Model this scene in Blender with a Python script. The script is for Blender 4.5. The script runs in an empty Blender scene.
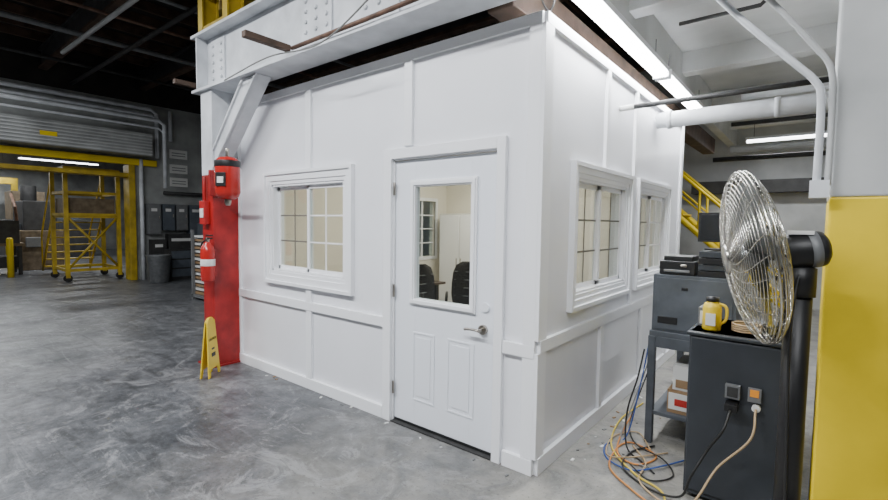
import bpy, bmesh, math, random
from mathutils import Matrix, Vector
random.seed(7)
SC=bpy.context.scene
COL=bpy.context.collection

# ---------------------------------------------------------------- materials
def newmat(name):
    m=bpy.data.materials.new(name);m.use_nodes=True
    nt=m.node_tree;b=nt.nodes['Principled BSDF'];return m,nt,b
def mat(name,c,rough=.5,metal=0.,var=.0,scale=8.,bump=0.,c2=None,emit=0):
    m,nt,b=newmat(name)
    b.inputs['Base Color'].default_value=(*c,1);b.inputs['Roughness'].default_value=rough;b.inputs['Metallic'].default_value=metal
    if emit:
        b.inputs['Emission Color'].default_value=(*c,1);b.inputs['Emission Strength'].default_value=emit
    if var or c2 or bump:
        tc=nt.nodes.new('ShaderNodeTexCoord')
        n=nt.nodes.new('ShaderNodeTexNoise');n.inputs['Scale'].default_value=scale;n.inputs['Detail'].default_value=6
        nt.links.new(tc.outputs['Object'],n.inputs['Vector'])
        r=nt.nodes.new('ShaderNodeValToRGB')
        r.color_ramp.elements[0].position=.35;r.color_ramp.elements[1].position=.65
        if c2: a,bb=c,c2
        else:
            a=tuple(max(0,x*(1-var)) for x in c);bb=tuple(min(1,x*(1+var)) for x in c)
        r.color_ramp.elements[0].color=(*a,1);r.color_ramp.elements[1].color=(*bb,1)
        nt.links.new(n.outputs['Fac'],r.inputs['Fac']);nt.links.new(r.outputs['Color'],b.inputs['Base Color'])
        if bump:
            bp=nt.nodes.new('ShaderNodeBump');bp.inputs['Strength'].default_value=bump;bp.inputs['Distance'].default_value=.01
            nt.links.new(n.outputs['Fac'],bp.inputs['Height']);nt.links.new(bp.outputs['Normal'],b.inputs['Normal'])
    return m
def N_mul(nt,out,k):
    x=nt.nodes.new('ShaderNodeMath');x.operation='MULTIPLY';nt.links.new(out,x.inputs[0]);x.inputs[1].default_value=k;return x.outputs[0]
def concrete():
    m,nt,b=newmat('concrete_floor')
    N=nt.nodes.new;L=nt.links.new
    tc=N('ShaderNodeTexCoord')
    def noise(s,d,rough=.6,vec=None,dist=0):
        n=N('ShaderNodeTexNoise');n.inputs['Scale'].default_value=s;n.inputs['Detail'].default_value=d;n.inputs['Roughness'].default_value=rough;n.inputs['Distortion'].default_value=dist
        L(vec or tc.outputs['Object'],n.inputs['Vector']);return n.outputs['Fac']
    def ramp(f,p0,c0,p1,c1):
        r=N('ShaderNodeValToRGB');e=r.color_ramp.elements
        e[0].position=p0;e[0].color=(*c0,1);e[1].position=p1;e[1].color=(*c1,1);L(f,r.inputs['Fac']);return r.outputs['Color']
    def mix(a,bb,f,mode='MIX'):
        x=N('ShaderNodeMix');x.data_type='RGBA';x.blend_type=mode
        if isinstance(f,float): x.inputs[0].default_value=f
        else: L(f,x.inputs[0])
        for i,v in ((6,a),(7,bb)):
            if isinstance(v,tuple): x.inputs[i].default_value=(*v,1)
            else: L(v,x.inputs[i])
        return x.outputs[2]
    base=ramp(noise(.8,9,.7,dist=.8),.36,(.062,.066,.073),.64,(.165,.170,.180))
    fine=ramp(noise(6,10,.8),.38,(.42,.42,.42),.64,(1.35,1.35,1.35))
    c=mix(base,fine,.85,'MULTIPLY')
    def scr(rot,sc,s,p0,p1,col,k,c,d=2.5):
        mp=N('ShaderNodeMapping');mp.inputs['Rotation'].default_value=(0,0,rot);mp.inputs['Scale'].default_value=sc;L(tc.outputs['Object'],mp.inputs['Vector'])
        return mix(c,col,N_mul(nt,ramp(noise(s,6,.75,mp.outputs['Vector'],d),p0,(0,0,0),p1,(1,1,1)),k))
    c=scr(.5,(.6,3.5,1),1.1,.55,.66,(.032,.034,.037),.6,c)
    c=scr(-.3,(.5,4,1),.9,.57,.70,(.27,.275,.285),.5,c)
    c=mix(c,(.28,.285,.295),N_mul(nt,ramp(noise(2.6,11,.82,dist=1.5),.535,(0,0,0),.60,(1,1,1)),.55))
    c=mix(c,(.028,.030,.033),N_mul(nt,ramp(noise(1.6,10,.78,dist=2.),.56,(0,0,0),.64,(1,1,1)),.6))
    sep=N('ShaderNodeSeparateXYZ');L(tc.outputs['Object'],sep.inputs[0])
    mr=N('ShaderNodeMapRange');mr.inputs[1].default_value=-2.2;mr.inputs[2].default_value=.4;L(sep.outputs[0],mr.inputs[0])
    ns=ramp(noise(3,8,.75,dist=.6),.38,(.25,.25,.25),.6,(1,1,1))
    mm=N('ShaderNodeMath');mm.operation='MULTIPLY';L(mr.outputs[0],mm.inputs[0]);L(ns,mm.inputs[1])
    c=mix(c,(.36,.34,.295),N_mul(nt,mm.outputs[0],.7))
    c=mix(c,(.05,.05,.05),N_mul(nt,ramp(noise(45,3,.5),.63,(0,0,0),.68,(1,1,1)),.55))
    L(c,b.inputs['Base Color'])
    rr=N('ShaderNodeMapRange');rr.inputs[3].default_value=.18;rr.inputs[4].default_value=.6;L(noise(2.2,6),rr.inputs[0]);L(rr.outputs[0],b.inputs['Roughness'])
    bp=N('ShaderNodeBump');bp.inputs['Strength'].default_value=.15;bp.inputs['Distance'].default_value=.01;L(noise(14,8),bp.inputs['Height']);L(bp.outputs[0],b.inputs['Normal'])
    return m
def glassmat():
    m=bpy.data.materials.new('window_glass');m.use_nodes=True;nt=m.node_tree;nt.nodes.clear()
    o=nt.nodes.new('ShaderNodeOutputMaterial');t=nt.nodes.new('ShaderNodeBsdfTransparent');g=nt.nodes.new('ShaderNodeBsdfGlossy');g.inputs['Roughness'].default_value=.01
    t.inputs[0].default_value=(.90,.94,.93,1)
    lw=nt.nodes.new('ShaderNodeLayerWeight');lw.inputs[0].default_value=.5
    p=nt.nodes.new('ShaderNodeMath');p.operation='POWER';nt.links.new(lw.outputs['Facing'],p.inputs[0]);p.inputs[1].default_value=3.5
    a=nt.nodes.new('ShaderNodeMath');a.operation='MULTIPLY_ADD';nt.links.new(p.outputs[0],a.inputs[0]);a.inputs[1].default_value=.7;a.inputs[2].default_value=.05
    x=nt.nodes.new('ShaderNodeMixShader');nt.links.new(a.outputs[0],x.inputs[0]);nt.links.new(t.outputs[0],x.inputs[1]);nt.links.new(g.outputs[0],x.inputs[2]);nt.links.new(x.outputs[0],o.inputs[0]);return m

WHITE=mat('office_white_paint',(.82,.83,.87),.36,var=.015,scale=3)
TRIM=mat('white_trim_paint',(.88,.89,.92),.3)
DOORW=mat('door_white_paint',(.81,.84,.90),.28)
STEELW=mat('white_painted_steel',(.60,.62,.65),.45,var=.14,scale=4,bump=.05)
WALLW=mat('old_white_wall_paint',(.46,.47,.47),.6,var=.18,scale=1.5,bump=.1)
LEFTW=mat('grimy_wall_paint',(.30,.31,.305),.65,var=.3,scale=1.5,bump=.1)
CEILW=mat('white_painted_ceiling',(.62,.63,.62),.7,var=.15,scale=1.2,bump=.1)
CREAM=mat('interior_cream_paint',(.80,.76,.67),.6)
DARK=mat('dark_roof_deck',(.022,.020,.018),.85,var=.4,scale=2)
DSTEEL=mat('dark_steel',(.032,.032,.032),.6,var=.3,scale=6)
WOOD=mat('brown_timber',(.075,.045,.03),.7,var=.4,scale=5)
TABLEW=mat('dark_walnut_table',(.05,.03,.02),.3,var=.3,scale=5)
RUST=mat('rusty_pipe',(.13,.07,.045),.6,var=.35,scale=9)
RED=mat('red_paint',(.33,.013,.013),.4,var=.25,scale=6)
REDC=mat('red_enamel',(.44,.02,.016),.25)
YEL=mat('yellow_paint',(.78,.57,.010),.5,var=.07,scale=3)
YELD=mat('yellow_machine_paint',(.44,.31,.02),.5,var=.25,scale=4)
YSIGN=mat('yellow_plastic',(.78,.56,.03),.4)
BLK=mat('black_plastic',(.010,.010,.011),.45)
BLKM=mat('black_mesh_fabric',(.015,.015,.017),.8)
SCREEN=mat('monitor_screen',(.01,.011,.013),.12)
CHROME=mat('chrome_wire',(.62,.60,.55),.25,1.)
ALU=mat('aluminium_blade',(.30,.31,.31),.35,.9)
NICK=mat('satin_nickel',(.40,.37,.33),.3,1.)
CAB=mat('charcoal_cabinet_paint',(.033,.038,.046),.42,var=.15,scale=5)
GREYM=mat('blue_grey_machine_paint',(.085,.10,.12),.45,var=.15,scale=5)
BENCHM=mat('bench_dark_grey_paint',(.075,.085,.10),.5,var=.2,scale=6)
GREYB=mat('grey_electrical_box',(.15,.155,.16),.45,var=.1)
GALV=mat('galvanised_steel',(.25,.26,.27),.4,.6,var=.15,scale=12)
CARD=mat('cardboard',(.30,.19,.10),.8,var=.1)
PAPER=mat('white_label',(.7,.7,.68),.6)
ORNG=mat('orange_label',(.85,.32,.03),.5)
GLASS=glassmat()
FLOORM=concrete()
CABLEB=mat('black_cable',(.012,.012,.012),.5)
CABLET=mat('tan_cable',(.42,.30,.17),.6)
CABLEO=mat('orange_cable',(.50,.20,.05),.6)
CABLEY=mat('yellow_cable',(.60,.45,.05),.6)
CABLEU=mat('blue_cable',(.03,.08,.30),.6)
CABLEG=mat('grey_cable',(.20,.20,.19),.6)
TAN=mat('machine_tan',(.14,.105,.065),.6,var=.3)
OLIVE=mat('window_dark_grille',(.16,.155,.14),.5)
LAMP=mat('fluorescent_tube',(.97,.99,1),.5,emit=40)
LAMPF=mat('far_fluorescent_tube',(.97,.99,1),.5,emit=8)
LAMPI=mat('office_light_panel',(1,.93,.82),.5,emit=4)

# ---------------------------------------------------------------- mesh builder
class B:
    def __init__(s,name): s.name=name;s.bm=bmesh.new();s.mats=[]
    def mi(s,m):
        if m not in s.mats: s.mats.append(m)
        return s.mats.index(m)
    def box(s,x0,x1,y0,y1,z0,z1,m,M=None):
        if x0>x1:x0,x1=x1,x0
        if y0>y1:y0,y1=y1,y0
        if z0>z1:z0,z1=z1,z0
        co=[(x0,y0,z0),(x1,y0,z0),(x1,y1,z0),(x0,y1,z0),(x0,y0,z1),(x1,y0,z1),(x1,y1,z1),(x0,y1,z1)]
        v=[s.bm.verts.new(M@Vector(c) if M else c) for c in co];k=s.mi(m)
        for f in ((0,3,2,1),(4,5,6,7),(0,1,5,4),(1,2,6,5),(2,3,7,6),(3,0,4,7)):
            fc=s.bm.faces.new([v[i] for i in f]);fc.material_index=k
        return s
    def prism(s,poly,t0,t1,fn,m):
        k=s.mi(m);A=[s.bm.verts.new(fn(a,b,t0)) for a,b in poly];C=[s.bm.verts.new(fn(a,b,t1)) for a,b in poly]
        n=len(poly)
        fs=[s.bm.faces.new(A[::-1]),s.bm.faces.new(C)]
        for i in range(n): fs.append(s.bm.faces.new([A[i],A[(i+1)%n],C[(i+1)%n],C[i]]))
        for f in fs:f.material_index=k
        return s
    def tube(s,pts,r,m,seg=8,closed=False,cap=True):
        pts=[Vector(p) for p in pts];n=len(pts);k=s.mi(m);rings=[]
        rad=r if isinstance(r,(list,tuple)) else [r]*n
        up=None
        for i,p in enumerate(pts):
            if closed: t=(pts[(i+1)%n]-pts[i-1])
            else: t=pts[min(i+1,n-1)]-pts[max(i-1,0)]
            t.normalize()
            if up is None:
                up=Vector((0,0,1)) if abs(t.z)<.9 else Vector((1,0,0))
            a=(up-t*up.dot(t));a.normalize();b=t.cross(a);up=a
            rings.append([s.bm.verts.new(p+(a*math.cos(2*math.pi*j/seg)+b*math.sin(2*math.pi*j/seg))*rad[i]) for j in range(seg)])
        for i in range(n if closed else n-1):
            A=rings[i];C=rings[(i+1)%n]
            for j in range(seg):
                f=s.bm.faces.new([A[j],A[(j+1)%seg],C[(j+1)%seg],C[j]]);f.material_index=k;f.smooth=True
        if cap and not closed:
            for R in (rings[0][::-1],rings[-1]):
                f=s.bm.faces.new(R);f.material_index=k
        return s
    def cyl(s,p,q,r,m,seg=20): return s.tube([p,q],r,m,seg)
    def lathe(s,prof,o,m,seg=28,axis=(0,0,1)):
        ax=Vector(axis).normalized();u=Vector((1,0,0)) if abs(ax.x)<.9 else Vector((0,1,0));u=(u-ax*u.dot(ax)).normalized();w=ax.cross(u);o=Vector(o);k=s.mi(m);R=[]
        for r,h in prof:
            R.append([s.bm.verts.new(o+ax*h+(u*math.cos(2*math.pi*j/seg)+w*math.sin(2*math.pi*j/seg))*max(r,.0005)) for j in range(seg)])
        for A,C in zip(R,R[1:]):
            for j in range(seg):
                f=s.bm.faces.new([A[j],A[(j+1)%seg],C[(j+1)%seg],C[j]]);f.material_index=k;f.smooth=True
        for Q in (R[0][::-1],R[-1]):
            f=s.bm.faces.new(Q);f.material_index=k
        return s
    def done(s,bevel=0,parent=None,seg=2):
        me=bpy.data.meshes.new(s.name)
        bmesh.ops.recalc_face_normals(s.bm,faces=s.bm.faces)
        s.bm.to_mesh(me);s.bm.free()
        for m in s.mats: me.materials.append(m)
        ob=bpy.data.objects.new(s.name,me);COL.objects.link(ob)
        if bevel:
            md=ob.modifiers.new('bevel','BEVEL');md.width=bevel;md.segments=seg;md.limit_method='ANGLE';md.angle_limit=math.radians(50)
        if parent: ob.parent=parent
        return ob
def empty(name,loc=(0,0,0)):
    e=bpy.data.objects.new(name,None);e.location=loc;COL.objects.link(e);return e
def cr(pts,n=8):
    P=[Vector(p) for p in pts];P=[P[0]*2-P[1]]+P+[P[-1]*2-P[-2]];o=[]
    for i in range(1,len(P)-2):
        for j in range(n):
            t=j/n;a,b,c,d=P[i-1],P[i],P[i+1],P[i+2]
            o.append(.5*((2*b)+(c-a)*t+(2*a-5*b+4*c-d)*t*t+(3*b-a-3*c+d)*t**3))
    o.append(P[-2]);return o
def text(body,size,M,m,parent=None,name='lettering'):
    c=bpy.data.curves.new(name,'FONT');c.body=body;c.size=size;c.align_x='CENTER';c.align_y='CENTER';c.extrude=.0008;c.materials.append(m)
    o=bpy.data.objects.new(name,c);COL.objects.link(o)
    if parent:o.parent=parent
    o.matrix_local=M
    return o

class W(B):
    """wall-aligned builder: u along wall, z up, o outward"""
    def __init__(s,name,side): super().__init__(name);s.side=side
    def wb(s,u0,u1,z0,z1,o0,o1,m):
        if s.side=='F': return s.box(u0,u1,-o1,-o0,z0,z1,m)
        return s.box(o0,o1,u0,u1,z0,z1,m)

# ---------------------------------------------------------------- floor
f=B('floor');f.box(-40,14,-16,16,-.1,0,FLOORM);f.done()

# ---------------------------------------------------------------- office walls
HT=2.88;TH=.12
w=W('wall_office_front','F')
wx0,wx1,wz0,wz1=-3.0,-1.86,1.09,1.96
dx0,dx1,dz=-1.28,-.29,2.10
for a in ((-3.72,wx0,0,HT),(wx0,wx1,0,wz0),(wx0,wx1,wz1,HT),(wx1,dx0,0,HT),(dx0,dx1,dz,HT),(dx1,0,0,HT)): w.wb(*a,-TH,0,WHITE)
w.done()
w=W('wall_office_right','R')
WR=[(.55,1.62),(2.02,3.02)]
rz0,rz1=1.10,1.93
u=TH
for a,b in WR:
    w.wb(u,a,0,HT,-TH,0,WHITE);w.wb(a,b,0,rz0,-TH,0,WHITE);w.wb(a,b,rz1,HT,-TH,0,WHITE);u=b
w.wb(u,3.72,0,HT,-TH,0,WHITE);w.done()
w=B('wall_office_left');ly0,ly1=2.75,3.3
w.box(-3.72,-3.60,TH,ly0,0,HT,CREAM);w.box(-3.72,-3.60,ly0,ly1,0,1.05,CREAM);w.box(-3.72,-3.60,ly0,ly1,1.95,HT,CREAM);w.box(-3.72,-3.60,ly1,3.60,0,HT,CREAM);w.done()
w=B('wall_office_back');w.box(-3.72,-TH,3.60,3.72,0,HT,CREAM);w.done()
w=B('ceiling_office');w.box(-3.6,-TH,TH,3.6,2.6,2.68,CREAM);w.done()
w=B('wall_office_lining')
w.box(-3.6,wx0,TH,TH+.01,0,2.6,CREAM);w.box(wx0,wx1,TH,TH+.01,0,wz0,CREAM);w.box(wx0,wx1,TH,TH+.01,wz1,2.6,CREAM);w.box(wx1,dx0,TH,TH+.01,0,2.6,CREAM)
w.done()
T=.026
t=W('trim_office_front','F')
t.wb(-3.72,dx0-.08,0,.10,0,T+.004,TRIM);t.wb(dx1+.07,0,0,.10,0,T+.004,TRIM)
t.wb(-3.72,dx0-.07,.755,.835,0,T+.004,TRIM);t.wb(dx1+.06,0,.755,.835,0,T+.004,TRIM)
t.wb(-3.72,0,HT-.07,HT,0,T,TRIM)
t.wb(-3.72,-3.64,.10,HT-.07,0,T,TRIM)
t.wb(-.085,0,.10,.755,0,T,TRIM);t.wb(-.085,.0,.835,HT-.07,0,T,TRIM)
t.wb(-2.41,-2.33,.10,.755,0,T,TRIM);t.wb(-2.41,-2.33,.835,.96,0,T,TRIM)
t.wb(-2.41,-2.33,2.09,HT-.07,0,T,TRIM)
t.wb(-1.14,-1.06,2.18,HT-.07,0,T,TRIM)
t.done(.002)
t=W('trim_office_right','R')
t.wb(0,3.72,0,.11,0,T+.004,TRIM);t.wb(0,3.72,.79,.87,0,T+.004,TRIM);t.wb(0,3.72,HT-.07,HT,0,T,TRIM)
t.wb(-T,.09,.11,.79,0,T,TRIM);t.wb(-T,.09,.87,HT-.07,0,T,TRIM);t.wb(3.63,3.72,.11,HT-.07,0,T,TRIM)
for uu in (1.10,2.20,3.2):
    t.wb(uu-.035,uu+.035,.11,.79,0,T,TRIM)
for uu in (1.08,1.82): t.wb(uu-.03,uu+.03,2.05 if uu<1.5 else .87,HT-.07,0,T,TRIM)
t.done(.002)

def window(name,side,u0,u1,z0,z1,cas=.115,dark=(False,False)):
    w=W(name,side)
    for (e0,e1,o) in ((cas,.035,.030),(cas+.012,cas-.02,.045),(.045,0,.02)):
        w.wb(u0-e0,u1+e0,z1+e1,z1+e0,0,o,TRIM);w.wb(u0-e0,u1+e0,z0-e0,z0-e1,0,o,TRIM)
        w.wb(u0-e0,u0-e1,z0-e1,z1+e1,0,o,TRIM);w.wb(u1+e1,u1+e0,z0-e1,z1+e1,0,o,TRIM)
    w.wb(u0,u1,z1-.02,z1,-.11,.012,TRIM);w.wb(u0,u1,z0,z0+.02,-.11,.012,TRIM);w.wb(u0,u0+.02,z0,z1,-.11,.012,TRIM);w.wb(u1-.02,u1,z0,z1,-.11,.012,TRIM)
    c=(u0+u1)/2
    for k,(a,b,o) in enumerate(((u0+.02,c+.02,-.045),(c-.02,u1-.02,-.02))):
        s=.035
        w.wb(a,b,z0+.02,z0+.02+s,o-.022,o,TRIM);w.wb(a,b,z1-.02-s,z1-.02,o-.022,o,TRIM)
        w.wb(a,a+s,z0+.02,z1-.02,o-.022,o,TRIM);w.wb(b-s,b,z0+.02,z1-.02,o-.022,o,TRIM)
        w.wb(a+s,b-s,z0+.02+s,z1-.02-s,o-.014,o-.010,GLASS)
        gm=OLIVE if dark[k] else TRIM
        mid=(a+b)/2;w.wb(mid-.007,mid+.007,z0+.055,z1-.055,o-.009,o-.003,gm)
        hh=(z1-z0-.11)/3
        for q in (1,2): w.wb(a+s,b-s,z0+.055+hh*q-.007,z0+.055+hh*q+.007,o-.009,o-.003,gm)
    return w.done(.002)
window('window_1','F',wx0,wx1,wz0,wz1,dark=(True,False))
window('window_2','R',WR[0][0],WR[0][1],rz0,rz1,cas=.10,dark=(True,True))
window('window_3','R',WR[1][0],WR[1][1],rz0,rz1,cas=.10,dark=(True,False))
w=B('window_4')
w.box(-3.62,-3.585,ly0-.05,ly1+.05,1.95,2.0,TRIM);w.box(-3.62,-3.585,ly0-.05,ly1+.05,1.0,1.05,TRIM);w.box(-3.62,-3.585,ly0-.05,ly0,1.05,1.95,TRIM);w.box(-3.62,-3.585,ly1,ly1+.05,1.05,1.95,TRIM)
w.box(-3.67,-3.66,ly0,ly1,1.05,1.95,GLASS);w.box(-3.66,-3.64,(ly0+ly1)/2-.015,(ly0+ly1)/2+.015,1.05,1.95,TRIM)
for z in (1.27,1.5,1.72): w.box(-3.66,-3.645,ly0,ly1,z-.01,z+.01,TRIM)
w.done()

# ---------------------------------------------------------------- door
fr=W('trim_door_casing','F')
fr.wb(dx0-.075,dx0+.01,0,dz+.065,0,.032,TRIM);fr.wb(dx1-.01,dx1+.055,0,dz+.065,0,.032,TRIM);fr.wb(dx0+.01,dx1-.01,dz-.01,dz+.065,0,.032,TRIM)
fr.wb(dx0,dx0+.02,0,dz,-TH,0,TRIM);fr.wb(dx1-.02,dx1,0,dz,-TH,0,TRIM);fr.wb(dx0,dx1,dz-.02,dz,-TH,0,TRIM)
fr.done(.002)
d=W('door_1','F')
a,b=dx0+.026,dx1-.026;z0,z1=.03,dz-.026
gx0,gx1,gz0,gz1=-1.04,-.52,1.02,1.87
o0,o1=-.055,-.012
for q in ((a,gx0,z0,z1),(gx1,b,z0,z1),(gx0,gx1,gz1,z1),(gx0,gx1,z0,gz0)): d.wb(*q,o0,o1,DOORW)
for e0,e1,oo in ((.05,.0,.004),(.038,.010,.014)):
    d.wb(gx0-e0,gx1+e0,gz1+e1,gz1+e0,o1,oo,TRIM);d.wb(gx0-e0,gx1+e0,gz0-e0,gz0-e1,o1,oo,TRIM);d.wb(gx0-e0,gx0-e1,gz0-e1,gz1+e1,o1,oo,TRIM);d.wb(gx1+e1,gx1+e0,gz0-e1,gz1+e1,o1,oo,TRIM)
d.wb(gx0,gx1,gz0,gz1,-.03,-.025,GLASS)
for p0,p1 in ((-1.06,-.84),(-.72,-.48)):
    q0,q1=.22,.76
    oo=-.007
    d.wb(p0,p1,q1-.014,q1,o1,oo,DOORW);d.wb(p0,p1,q0,q0+.014,o1,oo,DOORW);d.wb(p0,p0+.014,q0+.014,q1-.014,o1,oo,DOORW);d.wb(p1-.014,p1,q0+.014,q1-.014,o1,oo,DOORW)
    d.wb(p0+.04,p1-.04,q0+.04,q1-.04,o1,-.008,DOORW)
d.wb(a,b,.013,.03,-.055,-.006,BLK)
hx,hz=-.405,.875
d.cyl((hx,.012,hz),(hx,-.012,hz),.034,NICK);d.cyl((hx,-.01,hz),(hx,-.055,hz),.012,NICK)
d.tube(cr([(hx+.01,-.055,hz),(hx-.04,-.058,hz+.004),(hx-.09,-.055,hz),(hx-.12,-.05,hz-.006)],5),.0095,NICK,10)
d.cyl((hx+.012,.012,1.03),(hx+.012,-.002,1.03),.033,DOORW)
for z in (.28,1.06,1.86):
    d.cyl((dx0+.030,-.012,z-.05),(dx0+.030,-.012,z+.05),.010,NICK,10)
d.done(.003)
t=B('trim_door_threshold');t.box(dx0+.021,dx1-.021,-.03,TH,0,.011,DSTEEL);t.done()

# ---------------------------------------------------------------- office interior
def office_chair(name,x,y,rot):
    M=Matrix.Translation((x,y,0))@Matrix.Rotation(rot,4,'Z')
    c=B(name)
    def P(*v): return M@Vector(v)
    for k in range(5):
        a=2*math.pi*k/5;c.tube([P(0,0,.10),P(.28*math.cos(a),.28*math.sin(a),.07)],[.025,.015],BLK)
        c.lathe([(.0,-.02),(.03,-.02),(.03,.02),(0,.02)],P(.28*math.cos(a),.28*math.sin(a),.031),BLK,12,axis=(math.cos(a+rot+1.5),math.sin(a+rot+1.5),0))
    c.tube([P(0,0,.1),P(0,0,.42)],.025,BLK,10)
    c.box(-.25,.25,-.24,.24,.42,.49,BLKM,M)
    k=c.mi(BLKM);n=9;rows=[]
    prof=[(.56,.17),(.62,.21),(.72,.225),(.85,.22),(.98,.205),(1.07,.17),(1.11,.10)]
    for off in (0,.02):
        rows.append([[c.bm.verts.new(P(wd*(2*j/(n-1)-1),.26+off-.07*(2*j/(n-1)-1)**2+.05*(z-.6)**2,z)) for j in range(n)] for z,wd in prof])
    for R in rows:
        for i in range(len(prof)-1):
            for j in range(n-1):
                fc=c.bm.faces.new([R[i][j],R[i][j+1],R[i+1][j+1],R[i+1][j]]);fc.material_index=k;fc.smooth=True
    edge=[(z,-wd) for z,wd in prof]+[(z,wd) for z,wd in prof[::-1]]
    c.tube([P(wd,.27-.07,z) for z,wd in edge],.014,BLK,6)
    for z in (.70,.80,.90,1.0): c.tube([P(-.2,.22,z),P(0,.30,z),P(.2,.22,z)],.006,GREYB,5)
    c.tube([P(0,.1,.42),P(0,.28,.46),P(0,.31,.8)],.02,BLK)
    for sx in (-1,1): c.tube(cr([P(sx*.22,.05,.44),P(sx*.30,.05,.48),P(sx*.30,.05,.66),P(sx*.30,-.12,.68),],4),.018,BLK)
    return c.done()
office_chair('office_chair',-2.12,2.25,-2.5)
office_chair('office_chair.001',-2.40,1.40,-1.9)
t=B('conference_table');t.box(-3.5,-2.8,1.0,2.6,.72,.75,TABLEW)
for x in (-3.4,-2.9):
    for y in (1.1,2.5): t.box(x-.03,x+.03,y-.03,y+.03,0,.72,BLK)
t.done(.004)
t=B('storage_cabinet');t.box(-3.42,-2.6,3.2,3.59,.05,1.75,PAPER);t.box(-3.40,-3.02,3.185,3.2,.08,1.72,TRIM);t.box(-3.0,-2.62,3.185,3.2,.08,1.72,TRIM)
t.cyl((-3.05,3.17,.9),(-3.05,3.17,1.05),.008,NICK);t.cyl((-2.97,3.17,.9),(-2.97,3.17,1.05),.008,NICK);t.box(-3.4,-2.62,3.22,3.58,0,.05,BLK);t.done(.004)
t=B('desktop_monitor');t.box(-3.2,-3.16,1.7,2.2,.87,1.17,BLK);t.box(-3.25,-3.1,1.85,2.05,.752,.765,BLK);t.box(-3.2,-3.18,1.92,1.98,.76,.9,BLK);t.done(.004)
t=B('office_light_panel')
t.box(-2.6,-1.4,1.2,1.8,2.57,2.598,LAMPI);t.box(-2.6,-1.4,2.4,3.0,2.57,2.598,LAMPI);t.done()

def area(name,loc,sx,sy,power,col=(.95,.975,1),rot=(0,0,0)):
    l=bpy.data.lights.new(name,'AREA');l.shape='RECTANGLE';l.size=sx;l.size_y=sy;l.energy=power;l.color=col
    o=bpy.data.objects.new(name,l);o.location=loc;o.rotation_euler=rot;COL.objects.link(o);return o
area('office_lamp',(-2.0,1.5,2.56),1.2,.6,28,(1,.88,.70))
area('office_lamp.001',(-2.0,2.7,2.56),1.2,.6,28,(1,.92,.80))

# ---------------------------------------------------------------- column
c=B('structural_column')
cx0,cx1,cy0,cy1=-3.92,-3.67,-.30,-.02
for z0,z1,m in ((0,2.08,RED),(2.08,2.97,STEELW)):
    c.box(cx0,cx0+.022,cy0,cy1,z0,z1,m);c.box(cx1-.022,cx1,cy0,cy1,z0,z1,m);c.box(cx0+.022,cx1-.022,-.17,-.15,z0,z1,m)
    c.box(cx0+.022,cx1-.022,cy0,cy0+.015,z0+.0,z1,m)
c.box(cx0-.06,cx1+.02,cy0-.05,cy1,0,.02,RED)
c.done(.003)
k=B('knee_brace')
fnY=lambda a,b,t:(a,t,b)
k.prism([(-3.665,2.14),(-3.665,2.36),(-3.02,2.965),(-2.78,2.965)],-.28,-.265,fnY,STEELW)
k.prism([(-3.665,2.14),(-3.665,2.17),(-2.81,2.965),(-2.78,2.965)],-.30,-.14,fnY,STEELW)
k.prism([(-3.665,2.33),(-3.665,2.36),(-3.05,2.965),(-3.02,2.965)],-.30,-.14,fnY,STEELW)
k.done(.003)
b=B('steel_beam')
by0,by1=-.34,-.06
b.box(-4.05,4.5,by0,by1,2.97,3.0,STEELW);b.box(-4.05,4.5,by0,by1,3.55,3.58,STEELW);b.box(-4.05,4.5,-.215,-.19,3.0,3.55,STEELW)
for x0,x1,nx in ((-3.82,-3.52,2),(-2.15,-1.75,3),(-1.40,-1.0,3)):
    b.box(x0,x1,-.232,-.215,3.04,3.50,STEELW)
    for i in range(nx):
        for j in range(5):
            xx=x0+.06+i*(x1-x0-.12)/(nx-1);b.lathe([(.020,0),(.017,.014),(.0,.018)],(xx,-.232,3.1+j*.085),STEELW,8,axis=(0,-1,0))
for x in (-3.95,): b.box(x,x+.02,by0+.01,-.215,3.0,3.55,STEELW)
b.done(.002)
p=B('rusty_conduit');p.tube([(-2.10,-.36,3.02),(-1.2,-.36,3.02),(-.2,-.36,3.03),(.6,-.36,3.03)],.017,RUST,8)
p.done()
p=B('timber_strut');p.box(-2.20,-2.14,-.74,-.345,3.01,3.06,WOOD);p.done(.004)
p=B('timber_strut.001');p.box(-4.12,-4.06,-.50,0,3.05,3.10,WOOD);p.done(.004)
y=B('crane_runway_frame')
for x in (-4.0,-3.45):
    y.box(x,x+.10,-.28,-.26,3.58,5.0,YELD);y.box(x,x+.10,-.12,-.10,3.58,5.0,YELD);y.box(x+.04,x+.06,-.26,-.12,3.58,5.0,YELD)
for z in (3.6,4.0,4.4): y.box(-3.9,-3.45,-.27,-.25,z,z+.07,YELD)
y.box(-4.3,-2.2,-.05,.35,3.95,4.3,YELD)
y.done(.003)

f=B('fire_suppression_cylinder')
fx,fy=-3.14,-.40
f.lathe([(0,1.80),(.06,1.80),(.10,1.83),(.115,1.87),(.115,2.14),(.11,2.17),(.08,2.20),(.0,2.215)],(fx,fy,0),REDC,28)
f.lathe([(.1185,2.11),(.1185,2.17)],(fx,fy,0),BLK,28)
f.lathe([(.02,1.74),(.03,1.77),(.03,1.80)],(fx,fy,0),NICK,12)
f.tube([(fx,fy,2.21),(fx,fy,2.29)],.018,NICK)
M=Matrix.Translation((fx,fy,0))@Matrix.Rotation(.55,4,'Z')
f.box(-.05,.05,-.122,-.110,1.92,2.05,BLK,M);f.box(-.032,.032,-.124,-.118,1.95,2.01,PAPER,M)
f.box(-3.66,fx,fy+.10,fy+.12,1.88,1.91,RED)
f.box(-3.66,-3.62,fy+.05,fy+.16,1.85,2.12,RED)
f.done(.002)
f=B('alarm_pull_box');f.box(-3.86,-3.74,-.36,-.302,1.55,1.80,RED);f.box(-3.84,-3.76,-.367,-.36,1.62,1.72,PAPER)
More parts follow.
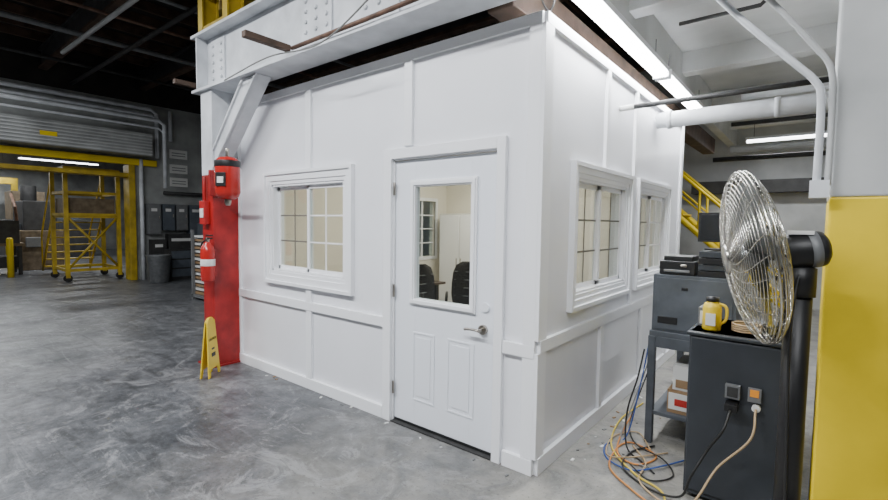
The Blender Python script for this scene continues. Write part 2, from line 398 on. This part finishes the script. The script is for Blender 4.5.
f.tube([(-3.80,-.33,1.8),(-3.80,-.33,2.06)],.015,RED);f.done(.004)
f=B('fire_extinguisher')
fx,fy=-3.59,-.40
f.lathe([(0,.96),(.06,.96),(.070,.98),(.070,1.27),(.06,1.32),(.03,1.35),(.025,1.37),(.0,1.37)],(fx,fy,0),REDC,24)
f.lathe([(.022,1.37),(.022,1.41),(.0,1.42)],(fx,fy,0),NICK,12)
f.box(fx-.01,fx+.09,fy-.012,fy+.012,1.40,1.415,BLK);f.box(fx-.01,fx+.10,fy-.012,fy+.012,1.43,1.445,BLK)
f.tube(cr([(fx-.02,fy,1.39),(fx-.09,fy-.02,1.34),(fx-.095,fy-.02,1.17),(fx-.085,fy-.02,1.02)],5),.009,BLK)
f.lathe([(.0715,1.12),(.0715,1.19)],(fx,fy,0),PAPER,24)
f.box(fx-.11,fx+.0,fy+.067,-.302,1.0,1.28,RED)
f.done(.001)
s=empty('wet_floor_sign',(-3.46,-.45,0))
sb=B('sign_panels')
for sg in (-1,1):
    fnp=lambda a,bb,t,sg=sg:(sg*(.035*(1-bb/.6))+t*sg,a,bb)
    sb.prism([(-.13,0),(-.09,.0),(-.075,.08),(.075,.08),(.09,0),(.13,0),(.085,.56),(.03,.60),(-.03,.60),(-.085,.56)],0,.012,fnp,YSIGN)
sb.box(.032,.039,-.04,.04,.2,.24,BLK);sb.box(.028,.034,-.03,.03,.27,.29,BLK)
o=sb.done(.002,s)
tx=text('CAUTION',.036,Matrix.Translation((.027,0,.38))@Matrix.Rotation(math.pi/2,4,'Z')@Matrix.Rotation(math.pi/2-.058,4,'X'),BLK,s)
s.rotation_euler=(0,0,.72)

# ---------------------------------------------------------------- left far wall
w=B('wall_left')
XW=-12.5
w.box(XW-.3,XW,1.75,16,0,4.6,LEFTW)
w.box(XW-.3,XW,-9,1.75,3.1,4.6,LEFTW)
w.box(XW-.3,XW,-9,16,4.6,6.0,DARK)
w.box(XW-.3,XW,-9,-6,0,3.1,LEFTW)
w.done()
t=B('trim_dock_opening')
t.box(XW+.001,XW+.12,-6,2.25,2.98,3.14,YEL)
t.box(XW-.32,XW+.06,-6,1.62,2.66,2.76,YELD)
t.box(XW-.32,XW+.10,1.60,1.745,0,2.98,YELD)
t.done(.01)
r=B('roll_up_door_housing')
r.box(XW+.001,XW+.55,-6,2.0,3.2,3.75,LEFTW)
for i in range(7): r.box(XW+.55,XW+.57,-6,2.0,3.22+i*.075,3.25+i*.075,WALLW)
r.box(XW+.001,XW+.08,-6,2.0,3.75,4.0,LEFTW);r.box(XW+.57,XW+.575,-.2,0.1,3.4,3.5,YEL)
r.done(.01)
p=B('pipe_run')
for z,rr,xx in ((4.45,.05,.15),(4.28,.035,.2),(4.1,.05,.65),(3.92,.03,.6)):
    p.tube([(XW+xx,-7,z),(XW+xx,2.12,z),(XW+xx,2.25,z-.1),(XW+xx,2.25,3.2 if z>4.2 else 2.4)],rr,STEELW,8)
p.tube([(XW+.1,2.6,4.5),(XW+.1,2.6,3.7)],.05,STEELW);p.tube([(XW+.1,1.88,3.15),(XW+.1,1.88,.0)],.05,STEELW)
p.tube([(XW+.12,2.4,2.3),(XW+.12,4.5,2.3)],.05,DSTEEL)
p.done()
e=B('electrical_cabinets')
for y0,y1,z0,z1,m in ((1.98,2.28,1.2,2.0,GREYB),(2.32,2.62,1.3,2.0,GREYM),(2.66,2.95,1.3,2.0,GREYB),(3.0,3.45,1.1,2.0,GREYM),(2.05,2.4,.2,1.05,DSTEEL),(2.45,3.3,.75,1.2,DSTEEL)):
    x=XW+.002
    e.box(x,x+.25,y0,y1,z0,z1,m);e.box(x+.25,x+.262,y0+.02,y1-.02,z0+.03,z1-.03,m);e.box(x+.262,x+.28,y1-.06,y1-.04,(z0+z1)/2,(z0+z1)/2+.08,NICK)
    e.box(x+.262,x+.266,y0+.06,y1-.1,z1-.2,z1-.12,PAPER)
e.box(XW+.002,XW+.7,2.3,3.5,0,.8,DSTEEL)
for i in range(3): e.box(XW+.7,XW+.715,2.34,2.9,.08+i*.24,.28+i*.24,GREYM)
e.done(.008)
g=B('shop_machine')
g.box(-11.2,-10.3,2.6,3.4,0,.95,DSTEEL);g.box(-11.1,-10.6,2.7,3.2,.95,1.5,GREYM);g.cyl((-10.8,2.95,1.5),(-10.8,2.95,1.75),.12,DSTEEL);g.tube([(-10.6,2.7,1.2),(-10.3,2.6,1.35)],.03,NICK);g.box(-10.3,-10.28,2.75,3.2,.3,.7,GREYM)
g.done(.015)
for i,(yy,z) in enumerate(((2.55,3.38),(2.55,2.98),(2.55,2.62))):
    s=B('wall_sign' if i==0 else 'wall_sign.%03d'%i);s.box(XW+.001,XW+.03,yy+.05,yy+.5,z-.12,z+.12,PAPER)
    for q in range(2): s.box(XW+.03,XW+.032,yy+.1,yy+.45,z-.05+.07*q,z-.03+.07*q,GREYB)
    s.done()
t=B('trash_can');t.lathe([(.20,0),(.22,.02),(.27,.66),(.285,.68),(.285,.70),(.26,.70),(.21,.05)],(-11.55,1.95,0),GALV,24);t.done()
s=B('stacked_trays')
for i in range(16): s.box(-8.4,-7.7,1.45+.01*(i%3),2.05,.12+i*.075,.16+i*.075,PAPER if i%2 else CARD)
for x in (-8.35,-7.8): s.box(x,x+.05,1.4,1.45,0,1.4,GREYB);s.box(x,x+.05,2.1,2.15,0,1.4,GREYB)
s.box(-8.4,-7.7,1.4,2.15,.06,.11,GREYB)
s.done()
y=B('mobile_work_platform')
X0,X1,Y0,Y1=-14.4,-13.1,.45,1.55
for x in (X0,X1):
    for yy in (Y0,Y1): y.box(x-.045,x+.045,yy-.045,yy+.045,.1,2.85,YELD);y.cyl((x-.03,yy,.09),(x+.03,yy,.09),.09,BLK)
for z in (1.65,2.2,2.8,.25):
    for yy in (Y0,Y1): y.box(X0,X1,yy-.025,yy+.025,z,z+.07,YELD)
    for x in (X0,X1): y.box(x-.025,x+.025,Y0,Y1,z,z+.07,YELD)
y.box(X0,X1,Y0,Y1,1.60,1.72,YELD)
y.tube([(X1,Y0,.3),(X1,Y1,1.65)],.03,YELD);y.tube([(X1,Y1,.3),(X1,Y0,1.65)],.03,YELD)
y.box(X0+.1,X1-.1,Y0+.05,Y1-.05,1.72,2.1,TAN)
for i in range(7):
    z=.2+i*.21;xx=X0-.1-(6-i)*.18
    y.box(xx-.1,xx+.1,Y0,Y1,z,z+.03,YELD)
for yy in (Y0,Y1):
    y.tube([(X0-1.35,yy,.1),(X0,yy,1.7)],.03,YELD);y.tube([(X0-1.35,yy,.1),(X0-1.35,yy,1.1),(X0,yy,2.8)],.022,YELD)
y.done()
w=B('wall_far_left');w.box(-27.3,-27,-16,16,0,5.55,LEFTW);w.done()
def strip(name,x,y,z,ln,axis,power,m=LAMP,cords=None,w=.07):
    s=B(name)
    def bx(a0,a1,b0,b1,z0,z1,mm):
        if axis=='Y': s.box(x+b0,x+b1,y+a0,y+a1,z0,z1,mm)
        else: s.box(x+a0,x+a1,y+b0,y+b1,z0,z1,mm)
    h=ln/2
    bx(-h,h,-w,w,z+.03,z+.075,TRIM)
    for sg in (-1,1):
        p0=(x+sg*w*.55,y-h+.02,z+.008) if axis=='Y' else (x-h+.02,y+sg*w*.55,z+.008)
        p1=(x+sg*w*.55,y+h-.02,z+.008) if axis=='Y' else (x+h-.02,y+sg*w*.55,z+.008)
        s.tube([p0,p1],.019,m,8)
    for a in (-h,h-.02): bx(a,a+.02,-w,w,z-.015,z+.03,TRIM)
    if cords:
        for a in (-h*.8,h*.8):
            q=(x,y+a,z+.07) if axis=='Y' else (x+a,y,z+.07)
            s.tube([q,(q[0],q[1],cords)],.004,DSTEEL,5)
    s.done()
    if power: area(name+'_lamp',(x,y,z-.025),2*w if axis=='Y' else ln,ln if axis=='Y' else 2*w,power)
for i,(x,yy) in enumerate(((-17,-1),(-21,-2),(-21,2.0),(-25,0),(-24,-2.2),(-16,1.8))):
    strip('far_strip_light'+('.%03d'%i if i else ''),x,yy,3.7,2.4,'Y',95,LAMPF,5.6)
m=B('parts_rack')
for x in (-22,-20.2,-18.6):
    for yy in (-1.6,-.9): m.box(x-.04,x+.04,yy-.04,yy+.04,0,2.6,DSTEEL)
for z in (.2,.9,1.6,2.3):
    m.box(-22,-18.6,-1.6,-.9,z,z+.05,DSTEEL)
    for i in range(6):
        x=-21.8+i*.55;m.box(x,x+.4,-1.5,-1.0,z+.05,z+.3+random.random()*.25,random.choice([CARD,TAN,GREYM,DSTEEL]))
m.done()
m=B('press_machine')
m.box(-19,-17,.2,1.2,0,1.2,TAN);m.box(-18.8,-17.2,.3,1.1,1.2,2.1,DSTEEL);m.box(-18.5,-17.5,.1,.3,.6,1.4,GREYM);m.cyl((-18.2,.6,2.1),(-18.2,.6,2.6),.2,DSTEEL)
m.box(-17,-16.95,.3,.7,.7,1.0,GREYB);m.tube([(-17.4,.2,1.2),(-17.0,.1,1.9),(-17.6,.1,2.3)],.04,RUST)
m.done(.02)
m=B('press_machine.001')
m.box(-24,-22.3,.6,3.2,0,1.5,DSTEEL);m.box(-23.8,-22.5,.8,1.8,1.5,2.6,TAN);m.box(-22.3,-22.1,1.0,1.6,.6,1.3,GREYM);m.box(-23.6,-22.6,2.1,2.9,1.5,2.2,GREYM)
m.done(.02)
m=B('far_workbench')
m.box(-16.8,-15.8,-1.3,.1,.8,.88,TAN)
for x in (-16.7,-15.9):
    for yy in (-1.2,0): m.box(x-.04,x+.04,yy-.04,yy+.04,0,.8,DSTEEL)
m.box(-16.7,-15.9,-1.2,0,.2,.5,DSTEEL)
for i in range(6): m.box(-16.7+i*.15,-16.6+i*.15,-1.1+.12*i,-.6+.12*i,.88,1.1+.2*(i%3),random.choice([CARD,DSTEEL,RUST]))
m.done()
m=B('gantry_frame')
for yy in (-1.8,1.35): m.box(-25.6,-25.4,yy-.1,yy+.1,0,3.0,YELD)
m.box(-25.6,-25.4,-1.9,1.45,3.0,3.25,YELD);m.tube([(-25.5,-.3,3.0),(-25.5,-.3,2.2)],.04,DSTEEL);m.box(-25.65,-25.35,-.5,-.1,1.95,2.25,RUST)
m.done()
for i,(x,yy) in enumerate(((-20.9,.45),(-21.5,.9),(-15.2,-.3))):
    m=B('bollard' if i==0 else 'bollard.%03d'%i);m.lathe([(.07,0),(.07,1.0),(.05,1.05),(0,1.06)],(x,yy,0),YEL,12);m.done()

# ---------------------------------------------------------------- dark roof
c=B('ceiling');c.box(-40,-.35,-16,16,5.6,5.7,DARK);c.box(-.35,14,-16,0.0,5.6,5.7,DARK);c.done()
j=B('roof_joists')
for yy in range(-12,16,2):
    xe=-.5 if yy>=0 else 12
    j.box(-27,xe,yy-.08,yy+.08,4.95,5.0,WOOD);j.box(-27,xe,yy-.02,yy+.02,5.0,5.35,DSTEEL);j.box(-27,xe,yy-.08,yy+.08,5.35,5.4,DSTEEL)
for i in range(36):
    x=-26+i*.7
    j.box(x,x+.06,-12,14,5.42,5.59,WOOD)
j.done()
p=B('ceiling_pipes')
p.tube([(-9.5,-.28,4.6),(-6.0,-.2,4.6)],.035,WALLW);p.tube([(-13,0.5,4.75),(-4.4,.6,4.75)],.04,DSTEEL)
p.tube([(-9,-2,4.85),(-9,6,4.85)],.045,GREYB);p.tube([(-6.4,-1.8,4.85),(-6.4,6,4.85)],.03,GREYB);p.tube([(-11,-6,4.85),(-11,6,4.85)],.04,DSTEEL)
p.tube([(-7.7,-1.9,4.88),(-7.7,6,4.88)],.03,RUST)
p.done()
p=B('timber_beam');p.box(-.42,-.22,0,7.5,2.98,3.25,WOOD);p.done(.01)
p=B('timber_beam.001');p.box(-3.5,-.45,1.2,1.4,3.2,3.45,WOOD);p.box(-3.5,-.45,2.4,2.6,3.2,3.45,WOOD);p.done(.01)
p=B('hanging_hoses')
p.tube(cr([(-.9,-.4,3.7),(-.6,-.42,3.1),(-.3,-.4,2.98),(0,-.4,3.1),(.1,-.4,3.6)],8),.012,CABLEB)
p.tube(cr([(-1.1,-.45,3.6),(-.7,-.42,3.1),(-.45,-.42,3.2),(-.1,-.42,3.0),(.2,-.42,3.4)],8),.010,CABLEB)
p.tube(cr([(-3.2,-.39,2.95),(-2.4,-.40,3.0),(-1.6,-.45,2.92),(-.9,-.5,3.1),(-.2,-.5,3.4)],8),.006,CABLEG)
p.tube(cr([(-.12,.02,3.5),(-.08,.05,3.1),(-.03,.08,2.93),(.02,.08,2.97),(.03,.06,3.3)],8),.006,CABLEB)
p.done()
b=B('junction_box');b.box(-1.28,-1.14,-.36,-.233,3.28,3.4,REDC);b.done(.006)

# ---------------------------------------------------------------- right aisle shell
c=B('ceiling_right');c.box(-.2,10,0,9.2,3.75,3.85,CEILW)
for yy in (1.8,3.9,6.0,8.0): c.box(-.2,10,yy-.1,yy+.1,3.5,3.75,CEILW)
c.box(-.2,-.05,0,9.2,3.3,3.75,CEILW)
c.done(.01)
w=B('wall_back_right');w.box(-12.2,10,9.0,9.2,0,5.55,WALLW);w.done()
w=B('wall_right');w.box(6,6.2,.8,9,0,3.75,WALLW);w.done()
pl=B('painted_pillar')
pl.box(1.375,2.7,.22,.85,0,1.745,YEL);pl.box(1.375,2.7,.22,.85,1.745,5.55,WALLW);pl.done(.01)
p=B('conduit_run')
p.tube(cr([(.80,.24,2.9),(1.0,.22,2.64),(1.22,.20,2.38),(1.30,.19,2.28),(1.325,.185,2.18),(1.325,.185,1.8)],5),.016,STEELW)
p.tube(cr([(.93,.24,2.9),(1.1,.22,2.72),(1.28,.2,2.46),(1.355,.185,2.32),(1.365,.18,2.1),(1.365,.18,1.8)],5),.013,WALLW)
p.box(1.30,1.372,.15,.215,1.74,1.82,STEELW)
p.tube([(.8,.24,2.9),(.6,.3,3.3),(.6,.4,3.74)],.016,STEELW);p.tube([(.93,.24,2.9),(.75,.3,3.3),(.75,.4,3.74)],.013,STEELW)
p.done()
p=B('duct_pipe');p.tube([(.02,2.5,2.67),(.15,2.5,2.67),(4.5,2.5,2.67)],.078,STEELW,18);p.tube([(.12,2.5,2.67),(.16,2.5,2.67)],.092,STEELW,18)
p.tube([(1.0,2.5,2.67),(1.04,2.5,2.67)],.088,STEELW,18);p.done()
p=B('sprinkler_pipe');p.tube([(.002,1.4,2.58),(1.6,1.4,2.58)],.02,DSTEEL);p.tube([(0.003,1.4,2.58),(.12,1.4,2.58)],.024,PAPER);p.done()
for i,(pts,r,mm) in enumerate((([(.5,4.6,3.3),(3,4.6,3.3)],.05,STEELW),([(.2,6.2,2.85),(3,6.2,2.85)],.06,WALLW),([(-.1,6.6,2.75),(3,6.6,2.75)],.04,DSTEEL),([(.3,5.4,3.1),(3,5.4,3.1)],.03,DSTEEL),([(.3,2.0,3.4),(.9,2.0,3.4),(1.0,2.0,3.49)],.018,DSTEEL))):
    p=B('overhead_pipe'+('.%03d'%i if i else ''));p.tube(pts,r,mm);p.done()
p=B('trim_cable_tray');p.box(-.8,4,8.6,8.99,2.3,2.34,DSTEEL);p.box(-.8,4,8.6,8.62,2.34,2.55,DSTEEL);p.tube([(-.8,8.8,2.4),(4,8.8,2.4)],.05,CABLEB);p.done()
strip('strip_light',.12,1.08,3.02,2.2,'Y',46,LAMP,3.3)
strip('strip_light.001',.12,3.2,3.02,1.9,'Y',40,LAMP,3.3)
strip('strip_light.002',.9,7.2,3.10,1.2,'X',45,LAMPF,3.4)
strip('strip_light.003',3.0,4.0,3.3,2.4,'Y',90,LAMPF,3.4)
s=B('yellow_stair')
for yy in (7.3,8.1):
    s.tube([(-2.2,yy,3.1),(1.2,yy,.0)],.06,YEL,6)
    s.tube([(-2.2,yy,3.95),(1.0,yy,1.0)],.03,YEL);s.tube([(-2.2,yy,3.55),(1.0,yy,.6)],.02,YEL)
    for i in range(5): x=-1.8+i*.7;z=3.1-(x+2.2)*.912;s.tube([(x,yy,z),(x,yy,z+.85)],.025,YEL,6)
for i in range(14): x=-2.1+i*.24;z=3.0-(x+2.2)*.912;s.box(x,x+.22,7.3,8.1,max(z,.005),max(z,.005)+.03,YEL)
s.done()

# ---------------------------------------------------------------- work table with equipment
t=B('steel_work_table')
tx0,tx1,ty0,ty1=.42,1.25,.95,1.95
t.box(tx0,tx1,ty0,ty1,.80,.84,BENCHM)
for x in (tx0+.02,tx1-.02):
    for yy in (ty0+.02,ty1-.02): t.box(x-.025,x+.025,yy-.025,yy+.025,0,.80,BENCHM)
t.box(tx0+.02,tx1,ty0,ty1,.22,.25,BENCHM);t.box(tx0+.01,tx0+.03,ty0,ty1,.70,.80,BENCHM);t.box(tx0,tx1,ty0,ty0+.02,.72,.80,BENCHM)
t.done(.004)
t=B('equipment_cabinet');t.box(.43,.95,.97,1.6,.842,1.25,BENCHM);t.box(.45,.93,.963,.97,.86,1.23,BENCHM);t.box(.62,.66,.958,.963,1.15,1.17,BLK);t.box(.47,.60,.960,.963,.90,.95,BLK)
t.done(.006)
t=B('label_printer');t.box(.46,.69,1.0,1.3,1.252,1.35,BLK);t.box(.48,.67,1.03,1.25,1.35,1.385,BLK);t.box(.49,.66,.99,1.0,1.27,1.29,GREYB);t.box(.6,.64,.99,1.0,1.31,1.33,NICK);t.done(.012)
t=B('device_stack')
for i in range(4): t.box(.71,.93,1.0+.01*(i%2),1.25,1.252+i*.045,1.290+i*.045,BLK if i%2==0 else CAB)
for i in range(4): t.box(.90,.92,.998+.01*(i%2),1.0+.01*(i%2),1.262+i*.045,1.274+i*.045,PAPER)
t.done(.004)
t=B('computer_monitor')
M=Matrix.Translation((.83,1.15,1.43))@Matrix.Rotation(-.25,4,'Z')
t.box(-.09,.09,-.07,.07,.003,.015,BLK,M);t.box(-.02,.02,0,.02,.015,.12,BLK,M);t.box(-.16,.16,-.02,.01,.06,.27,BLK,M);t.box(-.145,.145,-.022,-.02,.075,.255,SCREEN,M)
t.done(.003)
t=B('cardboard_box');t.box(.55,.85,.99,1.3,.252,.42,CARD);t.box(.56,.84,.985,.99,.28,.40,PAPER);t.box(.6,.8,.983,.986,.31,.36,REDC);t.done(.004)
t=B('cardboard_box.001');t.box(.58,.88,1.0,1.35,.422,.60,PAPER);t.box(.60,.86,.996,1.0,.44,.50,CARD);t.done(.004)
c=B('steel_cabinet')
a0,a1,b0,b1,h=.79,1.27,.36,.90,.995
c.box(a0,a1,b0+.015,b1,.03,h,CAB);c.box(a0+.01,a1-.01,b0,b0+.015,.06,h-.03,CAB);c.box(a0-.012,a1+.012,b0-.012,b1,h-.02,h,CAB)
c.box(a0+.04,a1-.04,b0+.05,b1-.05,0,.03,BLK)
c.done(.006)
o=B('power_outlet_box')
o.box(.985,1.055,.325,.359,.66,.735,GREYB);o.box(.995,1.045,.322,.325,.67,.725,DSTEEL)
o.box(1.09,1.15,.335,.359,.66,.735,GREYB);o.box(1.10,1.14,.332,.335,.69,.73,ORNG)
o.box(.99,1.05,.28,.359,.60,.64,BLK)
o.cyl((1.13,.359,.63),(1.13,.33,.63),.02,PAPER)
o.done(.004)
k=B('power_cords')
k.tube(cr([(1.02,.275,.61),(1.0,.2,.52),(.93,.24,.38),(.86,.2,.22),(.80,.24,.06),(.62,.3,.012),(.42,.45,.012),(.40,.7,.012),(.5,.9,.012)],8),.007,CABLEB)
k.tube(cr([(1.13,.325,.63),(1.12,.22,.50),(.98,.22,.30),(.88,.15,.10),(.74,.2,.012),(.55,.35,.012),(.52,.6,.012),(.38,.8,.012)],8),.006,CABLET)
k.tube(cr([(.75,.1,.01),(.55,.22,.01),(.35,.4,.01),(.30,.7,.01),(.36,.85,.01),(.55,.75,.01),(.48,.55,.01),(.33,.62,.01),(.25,.95,.01),(.2,1.4,.01)],8),.006,CABLEO)
k.tube(cr([(.40,.92,.7),(.38,.85,.5),(.33,.8,.25),(.36,.72,.03),(.5,.6,.012),(.6,.5,.012)],8),.006,CABLEB)
k.tube(cr([(.39,1.3,.8),(.34,1.25,.5),(.28,1.1,.2),(.26,.9,.015),(.36,.6,.012),(.55,.55,.012)],8),.005,CABLEG)
k.tube(cr([(.39,1.5,.8),(.30,1.45,.4),(.22,1.3,.03),(.3,1.0,.012),(.42,.8,.02),(.6,.7,.03),(.7,.55,.012),(.6,.4,.012),(.45,.5,.02)],8),.005,CABLEB)
k.tube(cr([(.20,1.7,.01),(.16,1.2,.01),(.26,.7,.01),(.5,.42,.012),(.7,.3,.012),(.76,.0,.012)],8),.006,CABLEY)
k.tube(cr([(.39,1.1,.75),(.36,1.0,.4),(.30,.9,.02),(.22,.7,.01),(.30,.5,.01),(.48,.45,.012),(.62,.62,.02),(.72,.8,.02)],8),.005,CABLEU)
k.tube(cr([(.60,.85,.012),(.42,.6,.02),(.28,.55,.012),(.22,.85,.012),(.34,1.05,.012),(.5,.8,.02)],8),.005,CABLET)
k.done()
m=B('floor_debris')
for i in range(46):
    if i<32: x=random.uniform(.06,.42);yy=random.uniform(.3,2.2)
    else: x=random.uniform(-3.4,-.1);yy=random.uniform(-.12,-.04)
    a=random.uniform(.005,.018)
    M=Matrix.Translation((x,yy,.001))@Matrix.Rotation(random.random()*3,4,'Z')
    m.box(-a,a,-a*.5,a*.5,0,.005,random.choice([PAPER,CARD,GREYB]),M)
m.done()
b=B('yellow_jug')
bx,by=.885,.47
b.lathe([(.0,.997),(.044,.997),(.049,1.005),(.049,1.125),(.042,1.15),(.03,1.16),(.03,1.175),(0,1.177)],(bx,by,0),YSIGN,24)
b.lathe([(.034,1.165),(.034,1.19),(0,1.192)],(bx,by,0),BLK,20)
b.tube(cr([(bx+.03,by,1.155),(bx+.07,by,1.135),(bx+.07,by,1.065),(bx+.04,by,1.035)],5),.008,YSIGN)
b.box(bx-.025,bx+.025,by-.052,by-.046,1.03,1.10,PAPER)
b.done()
b=B('parts_box');b.box(.80,.86,.55,.72,.997,1.11,GREYB);b.box(.81,.85,.545,.55,1.01,1.09,PAPER);b.done(.004)
b=B('wire_coil')
for i in range(4): 
    b.tube([(1.05+.07*math.cos(q*math.pi/8),.55+.07*math.sin(q*math.pi/8),1.004+i*.012) for q in range(16)],.006,CABLET,6,closed=True)
b.done()

# ---------------------------------------------------------------- pedestal fan
fan=empty('pedestal_fan',(1.12,-.18,1.47))
n=Vector((-.94,-.29,-.18)).normalized()
up=(Vector((0,0,1))-n*n.z).normalized();side=up.cross(n)
def FP(r,a,d): return side*(r*math.cos(a))+up*(r*math.sin(a))+n*d
g=B('wire_guard')
R=.375
def front(r): return .085*(1-(r/R)**2)**.6+.01 if r<R else .01
def back(r): return -.09*(1-(r/R)**2)**.6-.01 if r<R else -.01
def ring(r,d,th): g.tube([FP(r,2*math.pi*k/48,d) for k in range(48)],th,CHROME,5,closed=True)
for i in range(19):
    r=.07+i*(R-.07)/18.5;ring(r,front(r),.0019);
for i in range(14):
    r=.09+i*(R-.09)/13.5;ring(r,back(r),.0019)
ring(R,.0,.0055);ring(R,.016,.003);ring(R,-.016,.003)
for fn,cnt,sp in ((front,28,.55),(back,20,-.4)):
    for k in range(cnt):
        a=2*math.pi*k/cnt
        g.tube([FP(.055+(R-.055)*t/7,a+sp*(t/7),fn(.055+(R-.055)*t/7)) for t in range(8)],.0022,CHROME,5,cap=False)
g.lathe([(0,.085),(.06,.085),(.068,.093),(.06,.105),(0,.108)],(0,0,0),CHROME,24,axis=n)
go=g.done(0,fan)
bl=B('fan_blades')
bl.lathe([(0,-.05),(.055,-.05),(.06,.03),(.03,.06),(0,.06)],(0,0,0),ALU,20,axis=n)
kk=bl.mi(ALU)
for b_ in range(4):
    a0=b_*math.pi/2+.4;grid=[]
    for i in range(7):
        r=.05+i*.29/6;wd=.25+.42*math.sin(math.pi*min(1,(i+1)/6.5)*.55);row=[]
        for j in range(5):
            t=j/4-.5;row.append(bl.bm.verts.new(FP(r,a0+t*wd*1.9*(.9 if i<6 else .7),t*.08+.02*math.cos(t*3)-.01)))
        grid.append(row)
    for i in range(6):
        for j in range(4):
            fc=bl.bm.faces.new([grid[i][j],grid[i+1][j],grid[i+1][j+1],grid[i][j+1]]);fc.material_index=kk;fc.smooth=True
bl.done(0,fan)
mo=B('fan_motor')
mo.lathe([(0,-.27),(.05,-.27),(.07,-.257),(.075,-.245),(.075,-.13),(.06,-.11),(.03,-.10),(.02,-.04),(0,-.04)],(0,0,0),BLK,28,axis=n)
mo.lathe([(.0765,-.235),(.0765,-.20)],(0,0,0),GREYB,28,axis=n)
for k in range(6):
    a=2*math.pi*k/6;mo.tube([FP(.06,a,-.12),FP(.14,a,-.09)],.006,BLK,6)
c0=-n*.18
mo.box(c0.x-.05,c0.x+.04,c0.y-.045,c0.y+.045,.07+c0.z,.085+c0.z,PAPER)
mo.done(0,fan)
po=B('fan_post')
pz=Vector((c0.x,c0.y,0))
po.tube([pz+Vector((0,0,-1.42)),pz+Vector((0,0,-.07))],.048,BLK,20)
po.lathe([(.058,-.16),(.058,-.04),(.03,-.03)],(pz.x,pz.y,0),BLK,20)
po.lathe([(0,-1.469),(.28,-1.469),(.28,-1.45),(.12,-1.425),(.06,-1.40),(0,-1.40)],(pz.x,pz.y,0),BLK,32)
po.tube(cr([Vector((c0.x,c0.y-.05,-.05)),Vector((c0.x-.02,c0.y-.09,-.3)),Vector((c0.x-.01,c0.y-.06,-.8)),Vector((c0.x,c0.y-.07,-1.2))],6),.006,CABLEB,6)
po.done(0,fan)

# ---------------------------------------------------------------- lights
for i,(x,yy,z,p) in enumerate(((-1.2,-3.2,4.6,300),(-4.6,-3.2,4.6,210),(2.2,-3.2,4.6,190),(-8,-2.6,4.6,110),(-11,-2.6,4.6,65),(-5.6,-6,4.6,80))):
    strip('aisle_strip_light'+('.%03d'%i if i else ''),x,yy,z,2.4,'X',p,LAMPF,4.94,w=.12)
wd=bpy.data.worlds.new('world');SC.world=wd;wd.use_nodes=True
bgn=wd.node_tree.nodes['Background'];bgn.inputs[0].default_value=(.75,.8,.9,1);bgn.inputs[1].default_value=.08

cam=bpy.data.cameras.new('camera');co=bpy.data.objects.new('camera',cam);COL.objects.link(co)
co.matrix_world=Matrix(((.7793,-.0474,.6248,1.3296),(.6265,.0372,-.7786,-2.5962),(.0137,.9982,.0587,1.6),(0,0,0,1)))
cam.lens=461/888*36;cam.clip_start=.05;cam.clip_end=200
SC.camera=co
